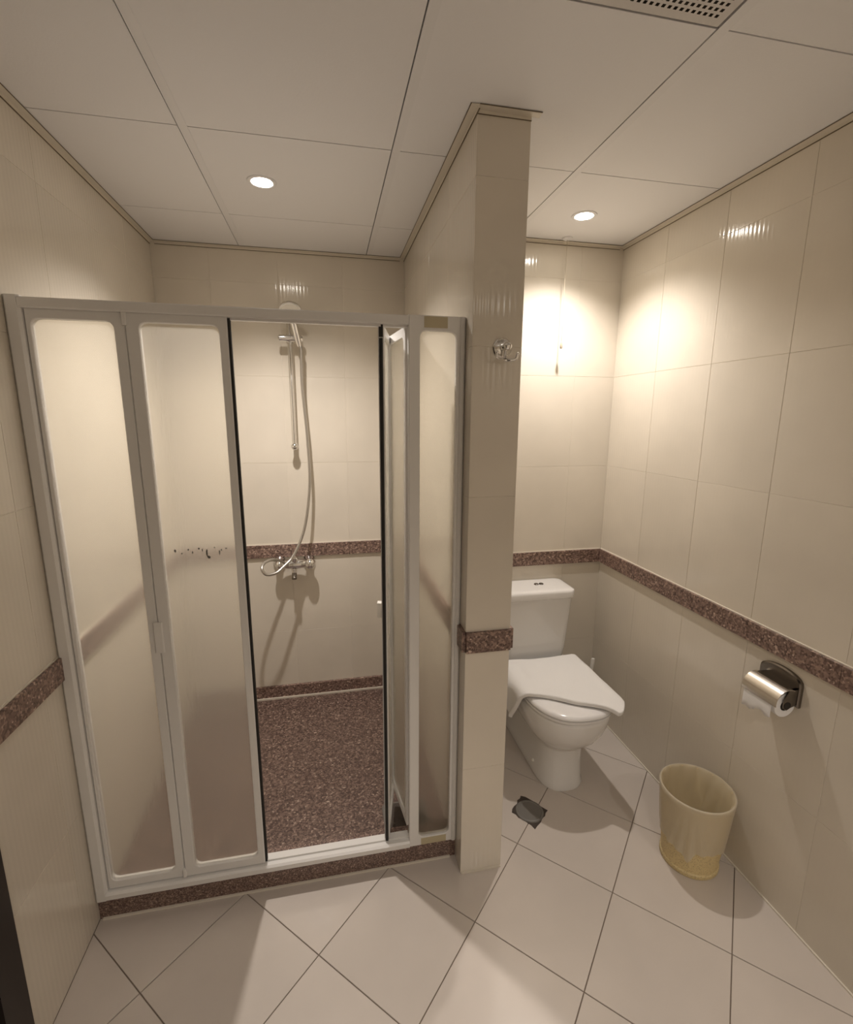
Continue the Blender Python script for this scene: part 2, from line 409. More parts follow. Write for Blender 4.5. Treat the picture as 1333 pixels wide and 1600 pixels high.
# ------------------------------------------------------------------ shower enclosure
FY = 1.435
E0 = (0.5*(XL+PX0), FY+0.02, 0.08)
enc = empty('shower_enclosure', E0, 'white framed folding shower screen with frosted panes on the granite kerb', 'shower screen')
def ep(mb, name, mat, smooth=None, parent=None):
    o = mb.build(name, mat, parent or enc, smooth)
    if parent is None: at(o, E0)
    return o
def rbox(mb, x0, x1, y0, y1, z0, z1, b=0.003):
    """box with chamfered long edges on the camera side (front y0)"""
    dx, dz = x1-x0, z1-z0
    if dx > dz:
        pr = [(y0+b, z0), (y1, z0), (y1, z1), (y0+b, z1), (y0, z1-b), (y0, z0+b)]
        mb.rings([[(x0, y, z) for y, z in pr], [(x1, y, z) for y, z in pr]])
    else:
        pr = [(x0+b, y0), (x1-b, y0), (x1, y0+b), (x1, y1), (x0, y1), (x0, y0+b)]
        mb.rings([[(x, y, z0) for x, y in pr], [(x, y, z1) for x, y in pr]])
    return mb
XPL, XPR = -0.735, 0.394
ZT0, ZT1, ZR0, ZR1 = 1.862, 1.888, 0.082, 0.114
mb = MB(); rbox(mb, XPL-0.004, 0.242, FY, FY+0.046, ZT0, ZT1); mb.box(XPL, 0.242, FY+0.016, FY+0.03, ZT0-0.006, ZT0)
ep(mb, 'top_rail', M['alu'])
mb = MB(); rbox(mb, XPL-0.004, 0.242, FY-0.004, FY+0.05, ZR0-0.002, ZR1-0.006, 0.006); mb.box(XPL, 0.242, FY+0.018, FY+0.03, ZR1-0.008, ZR1)
ep(mb, 'bottom_rail', M['alu'])
ep(rbox(MB(), XL+0.001, XPL, FY, FY+0.046, ZR0-0.002, ZT1+0.004, 0.006), 'post', M['alu'])
ep(rbox(MB(), XPR, PX0-0.001, FY, FY+0.046, ZR0-0.002, ZT1+0.002, 0.006), 'post', M['alu'])

def ring_frame(wd, z0, z1, sl, sr, st, sb, th, rad=0.020):
    """leaf frame in local coords: x 0..wd, z z0..z1, y 0..th, opening with rounded corners"""
    ix0, ix1, iz0, iz1 = sl, wd-sr, z0+sb, z1-st
    inner = []; outer = []
    cs = [(ix1-rad, iz1-rad, 0), (ix0+rad, iz1-rad, PI/2), (ix0+rad, iz0+rad, PI), (ix1-rad, iz0+rad, 1.5*PI)]
    oc = [(wd, z1), (0, z1), (0, z0), (wd, z0)]
    n = 6
    for (cx, cz, a0), (ox, oz) in zip(cs, oc):
        for k in range(n+1):
            a = a0 + PI/2*k/n
            inner.append((cx+rad*math.cos(a), cz+rad*math.sin(a))); outer.append((ox, oz))
    b = 0.0025
    cxm, czm = wd/2, (z0+z1)/2
    sg = lambda v: (1 if v > 0 else -1)
    L = []
    o_in = [(x-sg(x-cxm)*b, z-sg(z-czm)*b) for x, z in outer]
    L.append([(x, th, z) for x, z in inner]); L.append([(x, 0.002, z) for x, z in inner])
    i_out = [(x+sg(x-cxm)*0.0015, z+sg(z-czm)*0.0015) for x, z in inner]
    L.append([(x, 0, z) for x, z in i_out]); L.append([(x, 0, z) for x, z in o_in]); L.append([(x, b, z) for x, z in outer]); L.append([(x, th, z) for x, z in outer]); L.append([(x, th, z) for x, z in inner])
    mbx = MB(); mbx.rings(L, False, False)
    return mbx, (ix0, ix1, iz0, iz1)
def leaf(p0, p1, z0, z1, sl, sr, st, sb, label, th=0.020):
    p0 = Vector(p0); p1 = Vector(p1); d = p1-p0; wd = d.length; ang = math.atan2(d.y, d.x)
    mbx, (a, b, c, e) = ring_frame(wd, z0, z1, sl, sr, st, sb, th)
    o = mbx.build('door_leaf', M['alu'], enc)
    o.location = Vector((p0.x, p0.y, 0)) - Vector(E0); o.rotation_euler = (0, 0, ang)
    if label: o['label'] = label
    MB().box(a-0.006, b+0.006, th*0.45, th*0.45+0.004, c-0.006, e+0.006).build('pane', M['frost'], o)
    return o, wd
LZ0, LZ1 = ZR1-0.004, ZT0+0.002
XM, XE, XH = -0.506, -0.254, 0.241
l1, w1 = leaf((XPL+0.001, FY+0.012), (XM-0.001, FY+0.012), LZ0, LZ1, 0.012, 0.026, 0.024, 0.028, None)
l2, w2 = leaf((XM+0.001, FY+0.010), (XE, FY+0.010), LZ0, LZ1, 0.032, 0.022, 0.024, 0.030, None)
MB().box(w2, w2+0.007, 0.003, 0.017, LZ0+0.004, LZ1-0.004).build('gasket', M['black'], l2)
for z in (0.958, ):
    rbox(MB(), w1-0.012, w1+0.014, -0.006, 0.004, z-0.048, z+0.048, 0.003).build('hinge', M['alu'], l1)
for z, hh in ((1.846, 0.016), (0.128, 0.014)):
    rbox(MB(), w1-0.004, w1+0.007, -0.008, 0.004, z-hh, z+hh, 0.002).build('hinge', M['alu'], l1)
mb = MB()
for k, (x, z, a, b) in enumerate([(-0.443, 1.216, .004, .006), (-0.425, 1.207, .002, .003), (-0.407, 1.218, .003, .003), (-0.396, 1.209, .002, .004), (-0.378, 1.220, .003, .003), (-0.369, 1.214, .002, .006), (-0.357, 1.206, .003, .012), (-0.353, 1.193, .005, .005), (-0.322, 1.205, .002, .008), (-0.317, 1.213, .003, .004), (-0.304, 1.217, .004, .002), (-0.335, 1.221, .002, .002)]):
    x -= XM+0.001
    ol = [(x+a*math.cos(2*PI*q/7)*random.uniform(.6, 1.2), z+b*math.sin(2*PI*q/7)*random.uniform(.6, 1.2)) for q in range(7)]
    mb.rings([[(x_, 0.0131, z_) for x_, z_ in ol], [(x_, 0.0138, z_) for x_, z_ in ol]])
mb.build('mould_stain', M['mould'], l2)
# fixed narrow leaf by the partition, with yellowed strips
l5, w5 = leaf((XH, FY+0.001), (XPR+0.002, FY+0.001), ZR0, ZT1+0.002, 0.034, 0.010, 0.042, 0.034, 'narrow fixed leaf beside the partition')
MB().box(0.046, 0.116, -0.0015, 0.004, ZT1-0.032, ZT1-0.001).build('tape_strip', M['aluold'], l5)['label'] = 'yellowed plastic strip'
MB().box(0.042, 0.134, -0.0015, 0.004, ZR0+0.004, ZR0+0.030).build('tape_strip', M['aluold'], l5)['label'] = 'yellowed plastic strip'
# folded pair standing into the shower
AP = (0.2275, 1.690)
l4, w4 = leaf((XH+0.012, FY+0.030), AP, LZ0+0.040, LZ1-0.002, 0.020, 0.020, 0.026, 0.026, 'leaf folded back into the shower', 0.018)
l3, w3 = leaf((0.172, FY+0.018), (AP[0]-0.004, AP[1]+0.002), LZ0+0.008, LZ1-0.002, 0.022, 0.022, 0.026, 0.026, 'leaf folded back into the shower', 0.018)
MB().box(-0.008, 0.001, 0.004, 0.014, LZ0+0.004, LZ1-0.040).build('gasket', M['black'], l3)
rbox(MB(), w3-0.016, w3+0.004, 0.015, 0.026, 1.0-0.05, 1.0+0.05, 0.003).build('hinge', M['alu'], l3)
MB().box(0.012, 0.034, 0.017, 0.034, 0.955, 1.005).build('handle', M['plastic'], l3)
MB().box(-0.004, 0.012, 0.003, 0.015, LZ1-0.036, LZ1+0.004).build('roller', M['core'], l3)

# ------------------------------------------------------------------ shower fittings
RX, RY = -0.163, YB-0.062
t = empty('riser_rail', (RX, YB, 1.44), 'chrome vertical riser rail on the rear shower wall', 'shower rail')
L0 = (RX, YB, 1.44)
at(MB().cyl((RX, RY, 1.455), (RX, RY, 2.10), 0.0122, n=16).build('bar', M['chrome'], t, 40), L0)
at(MB().sphere((RX, RY, 1.452), 0.019).cyl((RX, RY, 1.452), (RX, YB-0.006, 1.452), 0.010, n=14).build('end_bracket', M['chrome'], t, 40), L0)
at(MB().sphere((RX, RY, 2.10), 0.019).cyl((RX, RY, 2.10), (RX, YB-0.006, 2.10), 0.010, n=14).build('end_bracket', M['chrome'], t, 40), L0)
BZ = 1.975
at(MB().profile((RX-0.052, RY-0.016, BZ), (1, 0, 0), [(0, 0.012), (0.004, 0.016), (0.108, 0.016), (0.114, 0.012)]).cyl((RX, RY, BZ-0.022), (RX, RY, BZ+0.022), 0.017).build('slider', M['chrome'], t, 40), L0)
# hand shower held by the slider
HX, HY = RX+0.046, RY-0.020
hl = (HX, HY, BZ-0.04)
hs_ = empty('hand_shower', hl, 'chrome hand shower with long steel hose hung on the riser rail', 'hand shower')
hv = Vector((-0.030, -0.055, 0.150))
hb = Vector((HX, HY, BZ-0.035))
pts = [hb + hv*k/6 for k in range(7)]
at(MB().tube(pts, [0.012, 0.015, 0.0165, 0.017, 0.0175, 0.018, 0.021], 14).build('handle', M['chrome'], hs_, 50), hl)
hd = hb + hv*1.04
dn = Vector((0.0, -0.55, -0.83)).normalized()
at(MB().profile(hd - dn*0.016, dn, [(0, 0.018), (0.006, 0.036), (0.016, 0.050), (0.026, 0.052)], 28).build('head', M['chrome'], hs_, 50), hl)
at(MB().profile(hd + dn*0.0102, dn, [(0, 0.047), (0.004, 0.046)], 28).build('spray_face', M['plastic'], hs_, 50), hl)
def catmull(P, n=10):
    P = [Vector(p) for p in P]; P = [P[0]*2-P[1]] + P + [P[-1]*2-P[-2]]; out = []
    for i in range(1, len(P)-2):
        for k in range(n):
            t_ = k/n; a, b, c, d = P[i-1], P[i], P[i+1], P[i+2]
            out.append(0.5*((2*b)+(c-a)*t_+(2*a-5*b+4*c-d)*t_**2+(3*b-a-3*c+d)*t_**3))
    out.append(P[-2]); return out
MXX, MXZ, MXY = -0.196, 0.828, YB-0.062
hose = catmull([(HX, HY, BZ-0.033), (-0.1103, 2.5235, 1.93), (-0.111, 2.5285, 1.8675), (-0.1128, 2.5335, 1.7609), (-0.106, 2.5385, 1.6364), (-0.0987, 2.5385, 1.5088), (-0.0939, 2.5335, 1.3129), (-0.1038, 2.5235, 1.1807), (-0.1265, 2.5085, 1.0486), (-0.1583, 2.4835, 0.9569), (-0.198, 2.4535, 0.8886), (-0.2332, 2.4235, 0.8588), (-0.2709, 2.3935, 0.8336), (-0.3146, 2.3735, 0.8329), (-0.3356, 2.3735, 0.8606), (-0.329, 2.4035, 0.8823), (-0.2977, 2.4435, 0.8882), (-0.2627, 2.4935, 0.8679), (-0.2413, 2.5285, 0.8408)], 8)
at(MB().tube(hose, 0.0075, 10).build('hose', M['hose'], hs_, 50), hl)
ml = (MXX, YB, MXZ)
mx = empty('shower_mixer', ml, 'chrome wall mixer tap below the granite border in the shower', 'mixer tap')
at(MB().profile((MXX-0.060, MXY, MXZ), (1, 0, 0), [(0, 0.018), (0.01, 0.022), (0.04, 0.026), (0.08, 0.026), (0.11, 0.022), (0.12, 0.018)]).cyl((MXX, MXY, MXZ), (MXX, MXY, MXZ-0.055), 0.017, 0.013).build('body', M['chrome'], mx, 40), ml)
for s in (-1, 1):
    bx = MXX + s*0.078
    mb = MB().profile((bx, YB-0.003, MXZ), (0, -1, 0), [(0, 0.033), (0.012, 0.031), (0.022, 0.020), (0.05, 0.014), (0.062, 0.014)])
    mb.profile((MXX+s*0.05, MXY, MXZ), (s, 0, 0), [(0, 0.016), (0.04, 0.016)])
    if s == 1: mb.sphere((bx+0.006, MXY-0.008, MXZ), 0.030)
    else: mb.sphere((bx+0.004, MXY-0.002, MXZ), 0.024)
    at(mb.build('inlet', M['chrome'], mx, 40), ml)
at(MB().tube([(MXX+0.004, MXY-0.004, MXZ+0.022), (MXX+0.006, MXY-0.016, MXZ+0.045), (MXX+0.010, MXY-0.052, MXZ+0.060), (MXX+0.012, MXY-0.095, MXZ+0.062)], [0.020, 0.018, 0.011, 0.009], 14).build('lever', M['chrome'], mx, 50), ml)
at(MB().tube([(MXX, MXY, MXZ-0.045), (MXX, MXY-0.01, MXZ-0.062), (MXX, MXY-0.022, MXZ-0.076)], [0.013, 0.012, 0.013], 14).build('spout', M['dkchrome'], mx, 50), ml)

# shower drain cover
sd = (0.258, 1.615, ZSF)
dr = empty('shower_drain', sd, 'dark square drain cover on the granite shower floor', 'drain')
def rrect(cx, cy, hx, hy, r, n=5):
    out = []
    for (sx, sy, a0) in ((1, 1, 0), (-1, 1, PI/2), (-1, -1, PI), (1, -1, 1.5*PI)):
        for k in range(n+1):
            a = a0 + PI/2*k/n; out.append((cx+sx*(hx-r)+r*math.cos(a), cy+sy*(hy-r)+r*math.sin(a)))
    return out
MB().prism(rrect(0, 0, 0.088, 0.098, 0.02), 0, 0.006, 0.002).build('frame', M['drain'], dr)
MB().prism(rrect(0, 0, 0.080, 0.090, 0.016), 0.006, 0.008, 0.001).build('plate', M['mortar'], dr)

# ------------------------------------------------------------------ toilet
TX = 0.980
tl = (TX, 1.90, 0)
to = empty('toilet', tl, 'white close coupled ceramic toilet with its lid down', 'toilet')
def dshape(yf, yb, hw, n=2.4, seg=15, yw=None, backr=0.0):
    """outline: superelliptic nose at yf, straight sides back to yb"""
    yw = yf + hw*1.35 if yw is None else yw
    pts_ = []
    for k in range(seg*2+1):
        a = PI*k/(seg*2)
        c_, s_ = math.cos(a), math.sin(a)
        x = hw*math.copysign(abs(c_)**(2/n), c_); y = yw - (yw-yf)*abs(s_)**(2/n)
        pts_.append((TX+x, y))
    hb_ = hw - backr
    pts_ += [(TX-hw, yb-0.02-backr), (TX-hb_, yb), (TX+hb_, yb), (TX+hw, yb-0.02-backr)]
    return pts_
def loft(secs):
    mbx = MB(); mbx.rings([[(x, y, z) for x, y in o] for z, o in secs]); return mbx
secs = [(0.0, dshape(1.655, 2.16, 0.102, 2.6)), (0.012, dshape(1.652, 2.16, 0.106, 2.6)), (0.03, dshape(1.660, 2.16, 0.100, 2.6)), (0.12, dshape(1.664, 2.165, 0.096, 2.6)),
        (0.185, dshape(1.662, 2.17, 0.097, 2.6)), (0.205, dshape(1.654, 2.17, 0.102, 2.6)), (0.218, dshape(1.640, 2.17, 0.112, 2.5)), (0.235, dshape(1.615, 2.17, 0.132, 2.4)),
        (0.265, dshape(1.585, 2.17, 0.152, 2.4)), (0.305, dshape(1.560, 2.175, 0.168, 2.4)), (0.35, dshape(1.542, 2.18, 0.178, 2.4)), (0.385, dshape(1.536, 2.185, 0.182, 2.4)), (0.398, dshape(1.537, 2.185, 0.182, 2.4)), (0.404, dshape(1.545, 2.18, 0.175, 2.4))]
at(loft(secs).build('bowl', M['ceramic'], to, 60), tl)
at(loft([(0.403, dshape(1.548, 2.00, 0.168, 2.5)), (0.4065, dshape(1.541, 2.00, 0.175, 2.5)), (0.409, dshape(1.531, 2.0, 0.184, 2.5)), (0.418, dshape(1.531, 2.0, 0.184, 2.5)), (0.4205, dshape(1.538, 2.0, 0.178, 2.5)), (0.4215, dshape(1.545, 2.0, 0.171, 2.5))]).build('seat', M['seat'], to, 50), tl)
at(loft([(0.4215, dshape(1.545, 2.01, 0.171, 2.5)), (0.4235, dshape(1.539, 2.01, 0.177, 2.5)), (0.425, dshape(1.530, 2.01, 0.185, 2.5)), (0.434, dshape(1.532, 2.01, 0.184, 2.5)), (0.440, dshape(1.542, 2.005, 0.176, 2.5)), (0.4435, dshape(1.565, 1.99, 0.158, 2.5)), (0.445, dshape(1.60, 1.97, 0.13, 2.5))]).build('lid', M['seat'], to, 50), tl)
def rr3(hx, y0, y1, r, z, n=6):
    return [(TX+x, y, z) for x, y in rrect(0, (y0+y1)/2, hx, (y1-y0)/2, r, n)]
at(MB().rings([rr3(0.150, 2.050, 2.20, 0.03, 0.405), rr3(0.158, 2.042, 2.20, 0.035, 0.425), rr3(0.163, 2.035, 2.20, 0.035, 0.47), rr3(0.180, 2.028, 2.205, 0.035, 0.70), rr3(0.183, 2.027, 2.205, 0.035, 0.738)]).build('tank', M['ceramic'], to, 50), tl)
tlid = at(MB().rings([rr3(0.184, 2.024, 2.208, 0.035, 0.738), rr3(0.190, 2.018, 2.211, 0.038, 0.742), rr3(0.191, 2.017, 2.212, 0.038, 0.768), rr3(0.188, 2.020, 2.210, 0.036, 0.777), rr3(0.176, 2.032, 2.200, 0.03, 0.782), rr3(0.150, 2.06, 2.18, 0.02, 0.783)]).build('tank_lid', M['ceramic'], to, 50), tl)
bxp = TX+0.035
for s in (-1, 1):
    o = MB().profile((bxp+s*0.013, 2.122, 0.782), (0, 0, 1), [(0, 0.012), (0.004, 0.0115), (0.006, 0.009)], 16).build('flush_button', M['dkchrome'], tlid, 40)
at(MB().cyl((TX-0.02, 2.10, 0.09), (TX-0.02, YT-0.008, 0.09), 0.052, n=20).build('waste_pipe', M['plastic'], to, 40), tl)
for s in (-1,):
    at(MB().sphere((TX+s*0.100, 1.80, 0.055), 0.008, 10, 6).build('bolt_cap', M['plastic'], to, 40), tl)

# towel over the lid
def towel():
    nu, nv = 46, 34
    V = []; F = []
    LTOP = 0.396     # run across the lid from right edge to the left bend
    LH = 0.130
    for j in range(nv+1):
        tv = j/nv
        for i in range(nu+1):
            u = (LTOP+LH)*i/nu
            # arc-length over the top, then down the left side
            xr_ = 1.163
            if u < LTOP-0.03:
                x = xr_ - u; z = 0.0
            else:
                R = 0.032; q = u-(LTOP-0.03); a = min(q/R, PI/2*0.93)
                x = xr_-(LTOP-0.03)-R*math.sin(a); z = -R*(1-math.cos(a))
                rest = q - a*R
                x -= rest*math.cos(a); z -= rest*math.sin(a)
            hang = max(0.0, (u-LTOP+0.01)/LH)
            yb = 1.985 - 0.015*math.sin(u*9)
            fx = max(0, min(1, (1.10-max(x, 0.77))/0.33))
            yfr = 1.507 + 0.205*fx**0.80 + 0.006*math.sin(x*31)
            if x > 1.09: yfr = 1.509 + 0.075*((x-1.09)/0.073)**2
            yfr += 0.075*min(1, hang)**1.2
            yb -= 0.03*hang
            y = yb + (yfr-yb)*tv
            zz = 0.451 + z
            # lid falls away at the front and right edge
            e = max(0, x-1.145); zz -= 0.5*e
            c = max(0, (1.60-y)/0.09)*max(0, (x-1.06)/0.10); zz -= 0.020*min(1.3, c)
            zz += 0.0045*mnoise.noise(Vector((x*11, y*11, 1.7))) - 0.006*math.exp(-((x-0.835)/0.025)**2)*math.exp(-((y-1.86)/0.06)**2)
            if hang > 0:
                x += 0.014*math.sin(tv*9.0+0.4)*min(1, hang*1.5) - 0.004*min(1, hang)
                zz += -0.012*math.sin(tv*6.0+2.2)*hang
            V.append((x, y, zz))
    for j in range(nv):
        for i in range(nu):
            a = j*(nu+1)+i; F.append((a, a+1, a+nu+2, a+nu+1))
    mb_ = MB(); mb_.v = V; mb_.f = F
    o = mb_.build('bath_towel', M['towel'], None, 80)
    sd_ = o.modifiers.new('solid', 'SOLIDIFY'); sd_.thickness = 0.019; sd_.offset = 0.0
    bv = o.modifiers.new('bev', 'BEVEL'); bv.width = 0.0085; bv.segments = 4; bv.limit_method = 'ANGLE'; bv.angle_limit = math.radians(50)
    return o
tw = towel(); tw.location.z = 0.007
tag(tw, 'white terry towel draped across the closed toilet lid', 'towel')

# toilet brush in the corner
bl = (1.345, 2.145, 0)
tb = empty('toilet_brush', bl, 'white toilet brush standing in the corner behind the toilet', 'toilet brush')
at(MB().tube([(1.345, 2.145, 0.10), (1.352, 2.142, 0.22), (1.360, 2.138, 0.325), (1.3605, 2.138, 0.335)], [0.007, 0.008, 0.0105, 0.008], 12).build('handle', M['plastic'], tb, 40), bl)
at(MB().profile((1.345, 2.145, 0.0), (0, 0, 1), [(0, 0.045), (0.01, 0.048), (0.12, 0.042), (0.125, 0.036)]).build('holder', M['plastic'], tb, 40), bl)

# floor drain by the toilet
fd = (0.768, 1.582, 0.0)
fdr = empty('floor_drain', fd, 'round grey drain cap set in a broken dark square of floor by the partition', 'drain')
ragged = []
cor = [(0.0, 0.088), (0.082, -0.008), (-0.010, -0.084), (-0.074, 0.010)]
for k in range(4):
    a, b = cor[k], cor[(k+1) % 4]
    for q in range(6):
        f_ = q/6; jx = random.uniform(-0.004, 0.004); jy = random.uniform(-0.004, 0.004)
        ragged.append((a[0]+(b[0]-a[0])*f_+jx, a[1]+(b[1]-a[1])*f_+jy))
MB().prism(ragged[::-1], -0.001, 0.0012).build('mortar_bed', M['mortar'], fdr)
MB().profile((0.002, 0.0, 0.001), (0, 0, 1), [(0, 0.058), (0.004, 0.056), (0.005, 0.050), (0.003, 0.047), (0.0035, 0.0)], 32).build('cap', M['drain'], fdr, 30)

# ------------------------------------------------------------------ waste bin and liner
BX, BY, BH = 1.266, 1.272, 0.292
RB, RT_ = 0.094, 0.118
def lathe_wall(prof, n=56, fn=None):
    rs = []
    for h, r in prof:
        ring = []
        for k in range(n):
            a = 2*PI*k/n; r_, h_ = (r, h) if fn is None else fn(r, h, a)
            ring.append((r_*math.cos(a), r_*math.sin(a), h_))
        rs.append(ring)
    mb_ = MB(); mb_.rings(rs, False, False); return mb_
bn = empty('waste_bin', (BX, BY, 0), 'cream plastic waste bin with perforated sides on the floor by the right wall', 'waste bin')
lathe_wall([(0.002, 0.001), (0.002, RB-0.004), (0.0, RB+0.001), (0.004, RB+0.004), (0.016, RB+0.004), (0.020, RB), (BH, RT_), (BH+0.003, RT_+0.003), (BH+0.004, RT_), (BH, RT_-0.003), (0.02, RB-0.004), (0.008, RB-0.006), (0.008, 0.001)]).build('body', M['bin'], bn, 40)
FA = math.radians(222)
def ang_d(a, b): return abs((a-b+PI) % (2*PI)-PI)
def lin(r, h, a):
    # r carries a code: outside part folds and bunches toward FA
    if h < 0.10 and r > 0.1: pass
    return r, h
def liner():
    n = 96; rows = []
    ri = lambda z: RB + (RT_-RB)*(z-0.02)/(BH-0.02)
    for z in (0.06, 0.12, 0.18, 0.24, BH-0.004):
        rows.append([((ri(z)-0.006-0.002*math.sin(k*0.9+z*20)) , 2*PI*k/n, z) for k in range(n)])
    rows.append([(RT_+0.000, 2*PI*k/n, BH+0.0065) for k in range(n)])
    rows.append([(RT_+0.0055, 2*PI*k/n, BH+0.003) for k in range(n)])
    for q in range(1, 15):
        f = q/14; row = []
        for k in range(n):
            a = 2*PI*k/n; d = ang_d(a, FA)
            zb = 0.112 + 0.006*math.sin(a*3+1) - 0.034*math.exp(-(d/0.15)**2)
            z = BH-0.004 - (BH-0.004-zb)*f
            bunch = math.exp(-(d/0.55)**2)
            off = 0.0045 + 0.0035*f*(0.5+0.5*math.sin(a*11+f*2)) + bunch*f*(0.010+0.009*math.sin((a-FA)*22/(0.4+0.8*f)))
            row.append((ri(max(z, 0.02))+off, a, z))
        rows.append(row)
    mb_ = MB(); mb_.rings([[(r*math.cos(a), r*math.sin(a), z) for r, a, z in row] for row in rows], False, False)
    o = mb_.build('bin_liner', M['liner'], None, 80, (BX, BY, 0.0005))
    return o
tag(liner(), 'thin white plastic liner folded over the rim of the cream bin', 'bin liner')

# ------------------------------------------------------------------ paper holder and roll on the right wall
PHY0, PHY1, PHZ = 1.078, 1.194, 0.742
ph = empty('paper_holder', (XR, 1.15, PHZ), 'chrome covered toilet paper holder screwed to the right wall', 'paper holder')
pl = (XR, 1.15, PHZ)
plate = []
for k in range(13):
    a = PI*k/12; plate.append((1.142+0.072*math.cos(a), 0.795+0.034*math.sin(a)**0.8 if math.sin(a) > 0 else 0.795))
plate = [(1.142+0.072, 0.725)] + plate + [(1.142-0.072, 0.725)]
mb = MB(); mb.rings([[(XR-0.0005, y, z) for y, z in plate], [(XR-0.010, y, z) for y, z in plate], [(XR-0.013, 1.142+(y-1.142)*0.95, 0.765+(z-0.765)*0.93) for y, z in plate]])
at(mb.build('back_plate', M['dkchrome'], ph, 30), pl)
CXA, CZA, CR = XR-0.046, 0.744, 0.045
def arc_sheet(y0, y1, a0, a1, r, th, n=16):
    rs = []
    for y in (y0, y1):
        outer = [(CXA+r*math.cos(a0+(a1-a0)*k/n), y, CZA+r*math.sin(a0+(a1-a0)*k/n)) for k in range(n+1)]
        inner = [(CXA+(r-th)*math.cos(a0+(a1-a0)*k/n), y, CZA+(r-th)*math.sin(a0+(a1-a0)*k/n)) for k in range(n, -1, -1)]
        rs.append(outer+inner)
    m_ = MB(); m_.rings(rs); return m_
at(arc_sheet(PHY0-0.004, PHY1+0.004, math.radians(62), math.radians(190), CR, 0.002).build('cover', M['satin'], ph, 35), pl)
mb = MB().box(XR-0.048, XR-0.010, PHY0+0.004, PHY1-0.004, 0.780, 0.789); at(mb.build('bracket', M['dkchrome'], ph), pl)
for y in (PHY0-0.003, PHY1+0.001):
    poly = [(XR-0.010, 0.785), (CXA, 0.785), (CXA-0.016, 0.755), (CXA-0.014, 0.728), (CXA, 0.720), (CXA+0.014, 0.728), (XR-0.010, 0.735)]
    mb = MB(); mb.rings([[(x, y, z) for x, z in poly], [(x, y+0.003, z) for x, z in poly]]); at(mb.build('arm', M['dkchrome'], ph), pl)
at(MB().cyl((CXA, PHY0-0.004, CZA-0.008), (CXA, PHY1+0.004, CZA-0.008), 0.012, n=18).build('spindle', M['core'], ph, 40), pl)
RZ = CZA-0.012
rl = (CXA, 1.15, RZ)
ro = empty('toilet_roll', rl, 'white toilet paper roll hanging under the chrome cover', 'toilet roll')
n = 36; prof = [(PHY0+0.004, 0.017), (PHY0+0.004, 0.038), (PHY1-0.004, 0.038), (PHY1-0.004, 0.017), (PHY0+0.004, 0.017)]
mb = MB(); mb.rings([[(CXA+r*math.cos(2*PI*k/n), y, RZ+r*math.sin(2*PI*k/n)) for k in range(n)] for y, r in prof], False, False)
at(mb.build('roll', M['paper'], ro, 40), rl)
at(MB().cyl((CXA, PHY0+0.006, RZ), (CXA, PHY0+0.012, RZ), 0.017, n=24).build('core', M['core'], ro, 40), rl)
# hanging sheet with a torn edge
V = []; F = []; nn = 14
for i in range(nn+1):
    y = PHY0+0.012+(PHY1-PHY0-0.016)*i/nn
    tear = 0.040 + 0.003*math.sin(i*0.9) + (0.016 if i > 9 else 0.006 if i > 7 else 0) 
    V += [(CXA-0.0395, y, RZ+0.012), (CXA-0.0415, y, RZ-0.010), (CXA-0.042, y, RZ-tear*0.7), (CXA-0.0405-0.002*math.sin(i), y, RZ-tear)]
for i in range(nn):
    for k in range(3): F.append((i*4+k, i*4+k+1, i*4+k+5, i*4+k+4))
mb = MB(); mb.v = V; mb.f = F
sh = at(mb.build('loose_sheet', M['paper'], ro, 60), rl); sm = sh.modifiers.new('s', 'SOLIDIFY'); sm.thickness = 0.0012

# ------------------------------------------------------------------ robe hook on the partition
HKX, HKZ = 0.504, 1.797
hk = (HKX, PY, HKZ)
ho = empty('robe_hook', hk, 'round chrome double robe hook on the end of the partition', 'hook')
at(MB().profile((HKX, PY, HKZ), (0, -1, 0), [(0, 0.0285), (0.004, 0.0285), (0.007, 0.025), (0.009, 0.024), (0.012, 0.018), (0.013, 0.010)], 30).build('base_plate', M['chrome'], ho, 30), hk)
at(MB().tube([(HKX, PY-0.010, HKZ), (HKX+0.002, PY-0.030, HKZ+0.001)], [0.008, 0.008]).sphere((HKX+0.003, PY-0.038, HKZ+0.001), 0.012).tube([(HKX+0.001, PY-0.028, HKZ-0.004), (HKX, PY-0.030, HKZ-0.024), (HKX, PY-0.030, HKZ-0.032)], [0.006, 0.006, 0.009]).build('knob', M['chrome'], ho, 40), hk)
arm = catmull([(HKX-0.030, PY-0.046, HKZ-0.018), (HKX-0.027, PY-0.040, HKZ-0.031), (HKX, PY-0.030, HKZ-0.036), (HKX+0.014, PY-0.038, HKZ-0.0365), (HKX+0.026, PY-0.045, HKZ-0.033), (HKX+0.029, PY-0.049, HKZ-0.020)], 6)
at(MB().tube(arm, 0.0042, 10).sphere(arm[0], 0.0055, 12, 8).sphere(arm[-1], 0.0055, 12, 8).build('hook_arm', M['chrome'], ho, 40), hk)

# pull cord by the toilet
cx_, cy_ = 1.084, YT-0.055
pc = empty('pull_cord', (cx_, cy_, H), 'thin pull cord with small grey bead hanging by the rear toilet wall', 'pull cord')
at(MB().cyl((cx_, cy_, H-0.001), (cx_, cy_, 1.945), 0.0013, n=8).build('cord', M['cord'], pc), (cx_, cy_, H))
at(MB().profile((cx_, cy_, 1.951), (0, 0, -1), [(0, 0.002), (0.008, 0.005), (0.026, 0.0065), (0.032, 0.004)], 14).build('bead', M['cord'], pc, 40), (cx_, cy_, H))
at(MB().profile((cx_, cy_, H), (0, 0, -1), [(0, 0.022), (0.005, 0.022), (0.010, 0.012)], 20).build('rose', M['tee'], pc, 40), (cx_, cy_, H))

